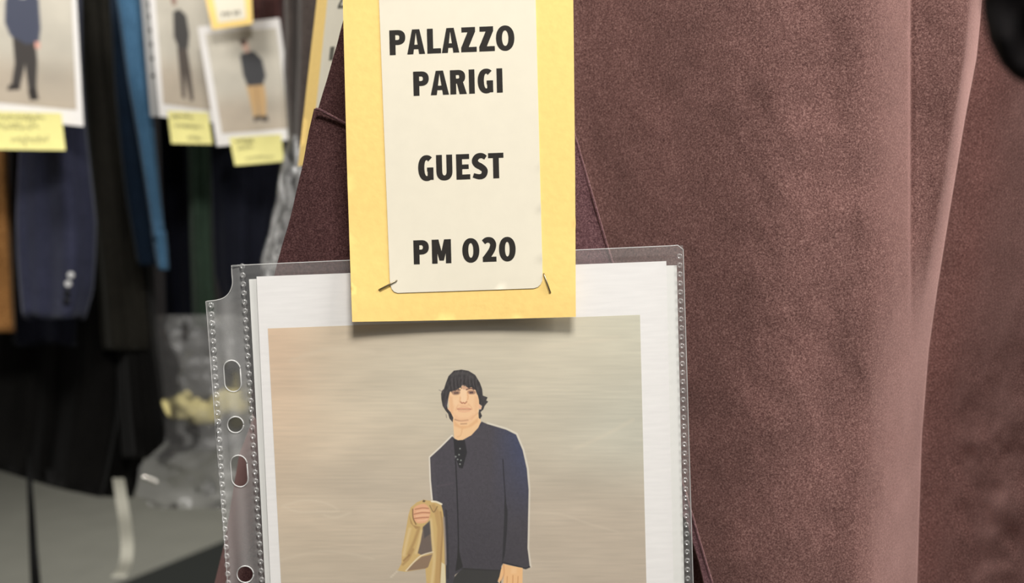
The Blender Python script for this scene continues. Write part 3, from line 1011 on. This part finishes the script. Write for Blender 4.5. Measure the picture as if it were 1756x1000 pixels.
def polys_mesh(name, polys, depth, mapper, mat, parent):
    """lettering: all strokes merged into one flat shape without overlaps"""
    pts, ed = [], []
    for q in polys:
        k = len(pts)
        pts += [Vector((float(x), float(y))) for x, y in q]
        ed += [(k + i, k + (i + 1) % len(q)) for i in range(len(q))]
    vs, es, fs, *_ = delaunay_2d_cdt(pts, ed, [], 0, 1e-4)
    P = np.array([(v[0], v[1]) for v in vs])
    cen = np.array([P[list(f)].mean(0) for f in fs])
    ok = np.zeros(len(fs), bool)
    for q in polys:
        lo, hi = q.min(0), q.max(0)
        m = np.all((cen >= lo) & (cen <= hi), 1)
        if m.any():
            ok[m] |= sdist(q, cen[m, 0], cen[m, 1]) < 0
    return obj(name, mapper(P[:, 0], P[:, 1], depth), [tuple(f)[::-1] for f, k in zip(fs, ok) if k], mat, parent, smooth=False)


def tag_curl(x, y):
    c = 0.0024 * sm(380, 553, y) * np.abs((x - 800) / 195.0) ** 2
    return 0.5322 - 0.0006 * sm(300, 553, y) - c


MAIN = lambda x, y, off: at(x, y, tag_curl(np.asarray(x, float), np.asarray(y, float)) - off)
TAG_CARD = [(585, -110), (588, 0), (595, 280), (604, 552), (700, 550.5), (800, 548.5), (900, 546), (987.5, 543.5), (986, 280), (983, 0), (981, -110)]
LABEL = [(647, -50), (650, 0), (668.5, 480)] + [(669.5, 489), (672, 496), (676, 500.5), (682, 502.5)] + [(800, 498.5), (915, 494.6)] + [(922, 492.5), (927, 488), (930, 481), (930.5, 473)] + [(918.5, 0), (916, -50)]


def mapped_panel(name, outline, depth, mapper, mat, parent, step=14, thick=0.0):
    o2 = np.array(dens(outline, step), float)
    n = len(o2)
    x0, y0 = o2.min(0)
    x1, y1 = o2.max(0)
    gx, gy = np.meshgrid(np.arange(x0, x1, step), np.arange(y0, y1, step))
    g = np.column_stack([gx.ravel(), gy.ravel()])
    g = g[sdist(o2, g[:, 0], g[:, 1]) < -step * .45]
    vs, es, fs, *_ = delaunay_2d_cdt([Vector(p) for p in o2] + [Vector(p) for p in g], [(i, (i + 1) % n) for i in range(n)], [], 0, 1e-5)
    P = np.array([(v[0], v[1]) for v in vs])
    cen = np.array([P[list(f)].mean(0) for f in fs])
    ok = sdist(o2, cen[:, 0], cen[:, 1]) < 0
    o = obj(name, mapper(P[:, 0], P[:, 1], depth), [tuple(f) for f, k in zip(fs, ok) if k], mat, parent)
    if thick:
        solidify(o, thick, 0)
    return o


def make_tag(mapper, label, step, lines, ink, staples=True, group='yellow card tags on the garments'):
    root = empty('card_tag', mapper(795, 548, 0.0), label, 'tag', group)
    mapped_panel('card', TAG_CARD, 0.0, mapper, MAT['card'], root, step, 0.0006)
    lb = mapped_panel('paper_label', LABEL, 0.0006, mapper, MAT['label'], root, step, 0.0002)
    for ls in lines:
        polys_mesh('text_line', text_polys(*ls), 0.00078, mapper, ink, lb)
    if staples:
        for (x0, y0), (x1, y1) in (((650, 497), (681, 481)), ((932.5, 469.5), (944, 502))):
            pp = [mapper(x0, y0, 0.0002), mapper(x0 + (x1 - x0) * .06, y0 + (y1 - y0) * .06, 0.0011), mapper((x0 + x1) / 2, (y0 + y1) / 2, 0.0012),
                  mapper(x1 - (x1 - x0) * .06, y1 - (y1 - y0) * .06, 0.0011), mapper(x1, y1, 0.0004)]
            v, f = tube(pp, 0.00038, 8)
            obj('staple', v, f, MAT['steel'], root)
    return root


make_tag(MAIN, 'large yellow card tag with a stapled cream label, hanging over the clear pocket', 14, LINES, MAT['ink'])


def quadmap(tl, tr, br, bl):
    """maps the main tag's coordinates onto another card given by four world points"""
    Q = [np.array(q, float) for q in (tl, tr, br, bl)]
    nrm = np.cross(Q[1] - Q[0], Q[3] - Q[0])
    nrm /= np.linalg.norm(nrm)
    if np.dot(nrm, CAM - Q[0]) < 0:
        nrm = -nrm

    def f(x, y, off):
        x, y = np.asarray(x, float), np.asarray(y, float)
        s, t = ((x - 586) / 400.0)[..., None], ((y + 110) / 660.0)[..., None]
        return (Q[0] * (1 - s) + Q[1] * s) * (1 - t) + (Q[3] * (1 - s) + Q[2] * s) * t + nrm * off
    return f


# the next tag along the rail, seen nearly edge-on (its right side runs behind the coat's collar)
q2 = quadmap(at(557, -110, 0.86), at(706, -110, 0.66), at(668, 262, 0.66), at(506, 285, 0.86))
make_tag(q2, 'yellow card tag seen almost edge-on beside the velvet coat collar', 24,
         [([('Z', 712, 745)], (712, 100), 0.03, 42), ([('I', 700, 722)], (700, 250), .03, 40)], MAT['faded'], True)


# ------------------------------------------------------------------ far garments
def loft(name, rows, Y, thick, mat, parent=None, folds=((5, .10, .3), (9, .06, 1.1)), seg=72, n=48, seed=0, hem=0.0, twist=0.6, slant=0.0):
    """hanging cloth tube: rows of (py, left px, right px), elliptical section of given depth thickness, folded"""
    r = np.array(rows, float)
    ys = np.linspace(r[0, 0], r[-1, 0], n)
    dL, dR = np.interp(ys, r[:, 0], r[:, 1]), np.interp(ys, r[:, 0], r[:, 2])
    Vv = []
    for i, y in enumerate(ys):
        xl, xr = dL[i], dR[i]
        c, w = (xl + xr) / 2, (xr - xl) / 2
        th = np.linspace(0, 2 * math.pi, seg, endpoint=False)
        f = np.zeros(seg)
        for k, amp, ph in folds:
            f += amp * np.sin(k * th + ph + seed + twist * (y - ys[0]) / 300.0)
        f *= 0.5 + 0.5 * i / n
        px = c + w * np.cos(th) * (1 + f * 0.25)
        yy = y + hem * np.sin(3 * th + seed) * (i / n) ** 3 + slant * (px - c) * (i / n) ** 3
        Yd = Y - thick * np.sin(th) * (1 + f * 1.6) + 0.004 * vnoise(px / 40 + seed * 7, yy / 70)
        Vv.append(at(px, yy, Yd))
    Vv = list(np.array(Vv).reshape(-1, 3))
    Fc = gridfaces(n, seg, True)
    # hem turned inside, closed a little higher up
    last = np.array(Vv[-seg:])
    cc = last.mean(0)
    ins = cc + (last - cc) * 0.86
    o = len(Vv)
    Vv += list(ins)
    for j in range(seg):
        k = (j + 1) % seg
        Fc.append(((n - 1) * seg + j, (n - 1) * seg + k, o + k, o + j))
    o2 = len(Vv)
    Vv += list(ins + np.array([0, 0, 0.03]))
    for j in range(seg):
        k = (j + 1) % seg
        Fc.append((o + j, o + k, o2 + k, o2 + j))
    Fc.append(tuple(o2 + j for j in range(seg)))
    Fc.append(tuple(range(seg))[::-1])
    return obj(name, Vv, Fc, mat, parent)


def disc(name, px, py, Y, r, mat, parent, t=0.003):
    c = at(px, py, Y)
    V, k = [], 14
    for rr, d in ((r, 0), (r, t * .7), (r * .8, t), (r * .45, t * .75)):
        for j in range(k):
            a = 2 * math.pi * j / k
            V.append((c[0] + rr * math.cos(a), c[1] - d, c[2] + rr * math.sin(a)))
    return obj(name, V, gridfaces(4, k, True) + [tuple(3 * k + j for j in range(k)), tuple(range(k))[::-1]], mat, parent)


TOP = -60
# ochre garment at the left edge of the view
g = empty('ochre_garment', at(-40, 570, 1.85), 'ochre brown garment hanging left of the navy jacket sleeve', 'garment')
loft('body', [(TOP, -110, 6), (260, -120, 14), (420, -120, 20), (570, -125, 27)], 1.85, 0.03, MAT['ochre'], g, seed=2)

g = empty('navy_jacket', at(95, 590, 1.80), 'navy jacket with pale cuff buttons hanging below the leftmost sheet', 'jacket')
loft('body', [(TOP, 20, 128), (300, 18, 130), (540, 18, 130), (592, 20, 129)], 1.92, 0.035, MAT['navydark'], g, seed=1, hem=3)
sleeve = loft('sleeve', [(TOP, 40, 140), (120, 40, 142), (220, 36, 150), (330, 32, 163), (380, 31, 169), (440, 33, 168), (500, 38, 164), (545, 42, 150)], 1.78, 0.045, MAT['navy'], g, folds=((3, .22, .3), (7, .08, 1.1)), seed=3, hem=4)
from mathutils.bvhtree import BVHTree
sl = sleeve
bvh = BVHTree.FromPolygons([Vector(v.co) + wpos(g) for v in sl.data.vertices], [tuple(p.vertices) for p in sl.data.polygons])
for (bx, by), m in zip(((122, 472), (117.5, 487), (116, 503), (114.5, 517)), ('button', 'button', 'button2', 'button2')):
    dr = Vector(at(bx, by, 1.7)) - Vector(CAM)
    hit = bvh.ray_cast(Vector(CAM), dr.normalized())[0]
    disc('button', bx, by, hit.y - 0.001, 0.0055, MAT[m], g)

g = empty('black_coat', at(120, 850, 1.95), 'long black coat with a hanging sleeve, left of the blue sleeve', 'coat')
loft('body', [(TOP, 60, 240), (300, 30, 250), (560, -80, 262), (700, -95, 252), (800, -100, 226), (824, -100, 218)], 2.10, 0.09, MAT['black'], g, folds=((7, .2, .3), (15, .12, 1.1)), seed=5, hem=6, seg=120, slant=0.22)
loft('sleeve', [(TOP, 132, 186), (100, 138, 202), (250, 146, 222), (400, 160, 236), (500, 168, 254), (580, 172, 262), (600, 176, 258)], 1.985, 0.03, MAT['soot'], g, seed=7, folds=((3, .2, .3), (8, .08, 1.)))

g = empty('black_skirt', at(250, 790, 2.0), 'black garment with a straight slanting side hanging left of the plastic bag', 'garment')
loft('body', [(TOP, 190, 262), (440, 196, 264), (560, 200, 268), (700, 205, 287), (786, 212, 301)], 2.02, 0.05, MAT['black'], g, seed=2, folds=((5, .16, .3), (11, .08, 1.)))

g = empty('blue_shirt', at(260, 462, 1.84), 'blue denim shirt sleeve hanging beside the punched plastic strip', 'shirt')
loft('body', [(TOP, 186, 236), (140, 196, 246), (250, 206, 258), (340, 216, 268), (455, 236, 278)], 1.90, 0.03, MAT['blue_shaded'], g, seed=4, folds=((3, .2, 1.2),))  # shaded left side of the shirt, drawn as darker denim
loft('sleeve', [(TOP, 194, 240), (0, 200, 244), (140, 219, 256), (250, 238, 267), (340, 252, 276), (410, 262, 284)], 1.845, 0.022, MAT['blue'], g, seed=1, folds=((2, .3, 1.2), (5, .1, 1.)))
loft('cuff', [(396, 259, 285), (430, 264, 288), (463, 270, 290)], 1.845, 0.024, MAT['blue'], g, n=10, seed=1, folds=((3, .1, .3),))

g = empty('dark_navy_garment', at(312, 575, 1.98), 'very dark navy garment hanging right of the blue sleeve', 'garment')
loft('body', [(TOP, 262, 340), (250, 274, 342), (420, 280, 345), (577, 284, 348)], 2.09, 0.045, MAT['navydark'], g, seed=6)
g = empty('green_garment', at(345, 560, 1.93), 'bottle green garment hanging between two dark navy ones', 'garment')
loft('body', [(TOP, 318, 360), (250, 322, 363), (420, 326, 365), (565, 332, 374)], 1.985, 0.03, MAT['green'], g, seed=3)
g = empty('dark_navy_garment', at(420, 510, 1.88), 'very dark navy garment hanging below the small tagged sheet', 'garment')
loft('body', [(TOP, 352, 474), (200, 360, 484), (290, 364, 482), (400, 367, 470), (470, 370, 462), (520, 384, 455)], 1.885, 0.045, MAT['navydark'], g, seed=4)
g = empty('wine_garment', at(470, 225, 1.82), 'dark wine garment hanging behind the small tagged sheet', 'garment')
loft('body', [(-90, 425, 496), (100, 432, 502), (225, 440, 508)], 1.785, 0.025, MAT['wine'], g, seed=2, folds=((4, .3, .3), (9, .1, 1.)))
g = empty('satin_garment', at(500, 260, 1.7), 'dark garment with a satin sheen between the sheets and the edge-on tag', 'garment')
loft('body', [(-80, 484, 512), (60, 488, 511), (120, 486, 509), (260, 496, 512)], 1.68, 0.02, MAT['taupe'], g, seed=2, folds=((3, .3, .3),))
g = empty('taupe_garment', at(525, 330, 1.5), 'taupe grey garment hanging just left of the edge-on tag', 'garment')
loft('body', [(-80, 512, 568), (100, 510, 560), (200, 506, 555), (330, 500, 540)], 1.55, 0.03, MAT['taupe'], g, seed=4, folds=((4, .2, .3),))


# crumpled clear films
def crumple(name, rows, Y, amp, mat, label, cat, seed, nr=60, nc=26, crease=0.7):
    r = np.array(rows, float)
    ys = np.linspace(r[0, 0], r[-1, 0], nr)
    L, R = np.interp(ys, r[:, 0], r[:, 1]), np.interp(ys, r[:, 0], r[:, 2])
    out = []
    for sgn in (1, -1):
        for i, y in enumerate(ys):
            s = np.linspace(0, 1, nc)
            px = L[i] + (R[i] - L[i]) * s + 3 * vnoise(s * 3 + seed, np.full(nc, y / 40.0))
            bul = np.sin(s * math.pi)
            Yd = Y - sgn * amp * bul * (0.7 + crease * fbm(s * 2.2 * crease / .7 + seed * 3 + sgn, np.full(nc, y / 70.0), 3))
            out.append(at(px, np.full(nc, y), Yd))
    V = np.array(out).reshape(-1, 3)
    f = gridfaces(nr, nc)
    h = nr * nc
    return tag(obj(name, V, f + [tuple(h + i for i in q) for q in f], mat), label, cat)


crumple('plastic_wrap', [(232, 500, 508), (262, 487, 514), (300, 480, 520), (345, 474, 515), (400, 457, 506), (480, 442, 492), (560, 430, 480)], 1.45, 0.024, MAT['wrap'],
        'crumpled clear plastic wrap hanging left of the velvet lapel', 'plastic wrap', 3, 120, 60, 2.6)
crumple('plastic_bag', [(540, 268, 420), (600, 272, 424), (700, 285, 430), (760, 280, 432), (800, 238, 434), (850, 236, 434), (872, 262, 400)], 1.86, 0.05, MAT['bag'],
        'clear plastic bag with a pale yellow cloth inside, above the grey floor', 'plastic bag', 8, 90, 50)
# pale yellow rolled cloth in the bag
P = [(290, 702), (308, 696), (326, 704), (348, 708), (368, 702), (388, 692), (424, 688)]
pp = catmull(P, 5, False)
rr = 0.021 + 0.006 * np.array([vnoise(x / 12.0, 3.3) for x in pp[:, 0]])
v, f = tube(at(pp[:, 0], pp[:, 1], 1.87), rr, 18)
v = v + 0.006 * np.column_stack([vnoise(v[:, 0] * 70, v[:, 2] * 70), vnoise(v[:, 2] * 80, v[:, 0] * 60), vnoise(v[:, 0] * 60 + 9, v[:, 2] * 90)])
tag(obj('rolled_cloth', v, f, MAT['straw']), 'pale yellow rolled cloth inside the clear plastic bag', 'cloth')

# small bright bar added as a glint below the black garment
pth = [(245, 819), (252, 820), (261, 824), (270, 828)]
pc = catmull(pth, 4, False)
v, f = tube(at(pc[:, 0], pc[:, 1], 1.80), 0.0045, 8)
tag(obj('clip', v, f, MAT['chrome']), 'small bright bar added as a glint at the lower corner of the black garment', 'clip')

# ribbon and straps hanging under the garments
def band(name, pts, w, Y, mat, label, cat):
    p = catmull(pts, 6, False)
    V = []
    for i, (x, y) in enumerate(p):
        ww = np.interp(i / len(p), np.linspace(0, 1, len(w)), w)
        d = 0.004 * math.sin(i * .5)
        for sx, dy in ((-.5, 0), (.5, 0), (.5, .002), (-.5, .002)):
            V.append(at(x + sx * ww, y, Y + d + dy))
    f = gridfaces(len(p), 4, True) + [(3, 2, 1, 0), tuple(len(V) - 4 + k for k in range(4))]
    return tag(obj(name, V, f, mat, smooth=False), label, cat)


band('white_ribbon', [(203, 820), (209, 860), (215, 900), (218, 940), (214, 970), (203, 990)], [20, 21, 22, 22, 22, 26], 2.0, MAT['ribbon'], 'white ribbon hanging straight down below the black coat hem', 'ribbon')
band('black_strap', [(50, 780), (51, 830), (54, 880), (57, 940), (61, 1000), (64, 1060)], [9, 10, 12, 15, 18, 18], 1.98, MAT['strap'], 'black strap hanging down below the black coat hem', 'strap')

# ------------------------------------------------------------------ far sheets, notes, tag
def far_print(px_quad, Y, figure, parent, res=1.3):
    """a small printed picture with a standing figure"""
    q = np.array(px_quad, float)
    w = int(np.linalg.norm(q[1] - q[0]) / res)
    h = int(np.linalg.norm(q[3] - q[0]) / res)
    s, t = np.linspace(0, 1, w), np.linspace(0, 1, h)
    c = Canvas(s * 100, t * 160, (196, 190, 176))
    X, Yy = c.X, c.Y
    c.blend(sm(85, 130, Yy) * 0.8, (182, 168, 150))
    c.blend(0.5 * np.exp(-((X - 80) / 30) ** 2 - ((Yy - 110) / 40) ** 2), (160, 154, 142))
    c.C *= (1 + 0.05 * fbm(X / 30, Yy / 25, 3))[..., None]
    figure(c)
    S, T = np.meshgrid(s, t)
    S, T = S.ravel()[:, None], T.ravel()[:, None]
    p = (q[0] * (1 - S) + q[1] * S) * (1 - T) + (q[3] * (1 - S) + q[2] * S) * T
    return obj('printed_picture', at(p[:, 0], p[:, 1], Y), gridfaces(h, w), MAT['print'], parent, colors=lin(np.clip(c.C, 0, 255)).reshape(-1, 3))


def fig_a(c):
    c.poly([(40, 70), (62, 70), (64, 105), (62, 140), (55, 146), (52, 110), (46, 140), (38, 139), (42, 110)], (66, 62, 60), 1)
    c.poly([(36, 24), (48, 20), (58, 22), (67, 30), (68, 66), (66, 82), (54, 86), (38, 76), (33, 60), (34, 36)], (72, 76, 92), 1.2)
    c.poly([(46, 20), (56, 20), (54, 30), (48, 30)], (210, 206, 200), 1)
    c.poly([(46, 4), (54, 3), (57, 10), (55, 18), (51, 22), (46, 18)], (222, 170, 136), 1)
    c.poly([(45, 2), (56, 1), (58, 8), (52, 5), (46, 8)], (80, 66, 58), 1)
    c.poly([(62, 82), (67, 82), (67, 90), (62, 90)], (214, 160, 146), 1)
    c.poly([(36, 137), (46, 136), (46, 142), (34, 144)], (52, 48, 46), 1)
    c.poly([(54, 142), (62, 138), (64, 152), (56, 154)], (52, 48, 46), 1)


def fig_b(c):
    c.poly([(35, 84), (54, 84), (58, 115), (60, 150), (54, 152), (46, 118), (44, 150), (38, 148)], (84, 76, 70), 1.4)
    c.poly([(32, 38), (44, 34), (56, 42), (60, 66), (56, 84), (38, 86), (30, 70)], (70, 68, 66), 1.4)
    c.poly([(30, 14), (37, 12), (40, 20), (38, 30), (32, 30), (29, 22)], (150, 122, 108), 1.2)
    c.poly([(29, 13), (37, 10), (40, 18), (33, 18)], (70, 60, 56), 1.2)


def fig_c(c):
    c.poly([(46, 86), (72, 86), (72, 110), (68, 140), (60, 142), (60, 108), (56, 142), (50, 140), (48, 110)], (196, 162, 116), 1.2)
    c.line([(60, 92), (59, 140)], 1.5, (150, 116, 78), 1, .8, 0)
    c.poly([(44, 38), (54, 33), (64, 34), (74, 48), (76, 74), (70, 88), (48, 88), (44, 70)], (68, 68, 70), 1.4)
    c.poly([(48, 16), (56, 14), (58, 22), (58, 34), (52, 36), (48, 24)], (214, 178, 160), 1.2)
    c.poly([(46, 15), (54, 12), (57, 18), (52, 22), (48, 24)], (90, 74, 68), 1.2)
    c.poly([(50, 138), (58, 136), (62, 138), (70, 137), (71, 146), (64, 146), (58, 142), (50, 146)], (78, 72, 66), 1.2)


def far_sheet(label, quad, Y, pquad, fig):
    s = sheet('picture_sheet', quad, lambda x, y: Y + 0 * x, MAT['paper3'], None, 6, 5, 0.0004)
    tag(s, label, 'paper sheet', 'printed picture sheets hung along the far garments')
    far_print(pquad, Y - 0.0008, fig, s)
    return s


far_sheet('leftmost white sheet, printed with a man in a navy suit', [(-62, -60), (128, -60), (143.5, 217), (-60, 196)], 1.66,
          [(-50, -45), (121, -45), (131, 188.5), (-48, 171)], fig_a)
far_sheet('white sheet with a faint dark figure, next to the punched plastic strip', [(252, -45), (362, -45), (378, 212), (274, 200)], 1.80,
          [(264, -30), (356, -30), (368, 190), (280, 178)], fig_b)
far_sheet('white sheet with a man in tan trousers, below the small far tag', [(339, 46), (479, 31), (507.5, 239), (372, 251)], 1.74,
          [(352, 58), (474, 48), (496, 220), (381, 229)], fig_c)

# punched plastic strip of the pocket around the middle sheet
st_ = empty('sheet_protector', at(262, 205, 1.81), 'clear plastic pocket edge with punched holes beside the blue sleeve', 'pocket')
hs = [circ(254.5 + (y + 20) * .055, y, 3.6, 12) for y in (-12, 8, 28, 52, 76, 100, 130)]
outl = [(238, -45), (262, -45), (276, 200), (258, 200)]
pts = [Vector(p) for p in outl]
ed = [(i, (i + 1) % 4) for i in range(4)]
for h in hs:
    s0 = len(pts)
    pts += [Vector(p) for p in h]
    ed += [(s0 + i, s0 + (i + 1) % len(h)) for i in range(len(h))]
vs, es, fs, *_ = delaunay_2d_cdt(pts, ed, [], 0, 1e-5)
P = np.array([(v[0], v[1]) for v in vs])
cen = np.array([P[list(f)].mean(0) for f in fs])
ok = sdist(outl, cen[:, 0], cen[:, 1]) < 0
for h in hs:
    ok &= sdist(h, cen[:, 0], cen[:, 1]) > 0
obj('punched_strip', at(P[:, 0], P[:, 1], 1.81), [tuple(f) for f, k in zip(fs, ok) if k], MAT['wrap'], st_)


def note(label, quad, Y, lines):
    q = np.array(quad, float)
    s, t = np.meshgrid(np.linspace(0, 1, 12), np.linspace(0, 1, 8))
    s, t = s.ravel()[:, None], t.ravel()[:, None]
    p = (q[0] * (1 - s) + q[1] * s) * (1 - t) + (q[3] * (1 - s) + q[2] * s) * t
    curl = 0.008 * t[:, 0] ** 2
    o = obj('sticky_note', at(p[:, 0], p[:, 1], Y - curl), gridfaces(8, 12), MAT['note'])
    solidify(o, 0.0004, 0)
    tag(o, label, 'sticky note', 'yellow sticky notes under the far sheets')
    V, Fc, oo = [], [], 0
    for (t0, s0, s1, a) in lines:                     # illegible pen scribble
        k = int((s1 - s0) * 60)
        ss = np.linspace(s0, s1, k)
        tt = t0 + a * np.sin(np.arange(k) * 2.3) + a * .7 * RNG.standard_normal(k) * .6
        pq = np.column_stack([((q[0] * (1 - S) + q[1] * S) * (1 - T) + (q[3] * (1 - S) + q[2] * S) * T) for S, T in zip(ss, tt)]).T
        pw = at(pq[:, 0], pq[:, 1], Y - 0.008 * np.clip(tt, 0, 1) ** 2 - 0.0008)
        v, f = tube(pw, 0.0005, 4)
        V.append(v)
        Fc += [tuple(i + oo for i in c) for c in f]
        oo += len(v)
    obj('handwriting', np.concatenate(V), Fc, MAT['faded'], o)
    return o


note('yellow sticky note under the leftmost white sheet, three lines of handwriting', [(-45, 190), (105, 194), (112.5, 258), (-42, 256)], 1.645,
     [(.14, .05, .80, .07), (.38, .05, .72, .08), (.72, .40, .82, .10)])
note('yellow sticky note under the sheet with the faint figure', [(287, 190), (357, 193), (364.5, 247.5), (294, 246)], 1.775,
     [(.16, .10, .60, .06), (.46, .12, .80, .06), (.82, .4, .75, .05)])
note('yellow sticky note under the sheet with tan trousers', [(393, 236), (482, 230), (487, 277), (403, 284)], 1.72,
     [(.16, .1, .45, .07), (.38, .12, .42, .06), (.78, .25, .8, .05)])

q3 = quadmap(at(336, -82, 1.70), at(428, -82, 1.70), at(433, 42, 1.70), at(361, 51, 1.70))
make_tag(q3, 'small far yellow card tag overlapping the sheet with tan trousers', 40, [([('P', 712, 742), ('M', 752, 790), ('0', 815, 845), ('0', 850, 880)], (712, 455), .035, 41)], MAT['faded'], False)

# ------------------------------------------------------------------ black shape close to the lens at the upper right
g = empty('black_shape', at(1790, 150, 0.26), 'black rounded shape before the velvet at its upper right', 'garment')
loft('rounded_end', [(-220, 1680, 1970), (-60, 1680, 1965), (20, 1684, 1955), (70, 1694, 1930), (110, 1714, 1900), (135, 1738, 1870), (148, 1768, 1840)], 0.26, 0.010, MAT['deep_black'], g,
     folds=((3, .03, .2),), n=60, seed=1)
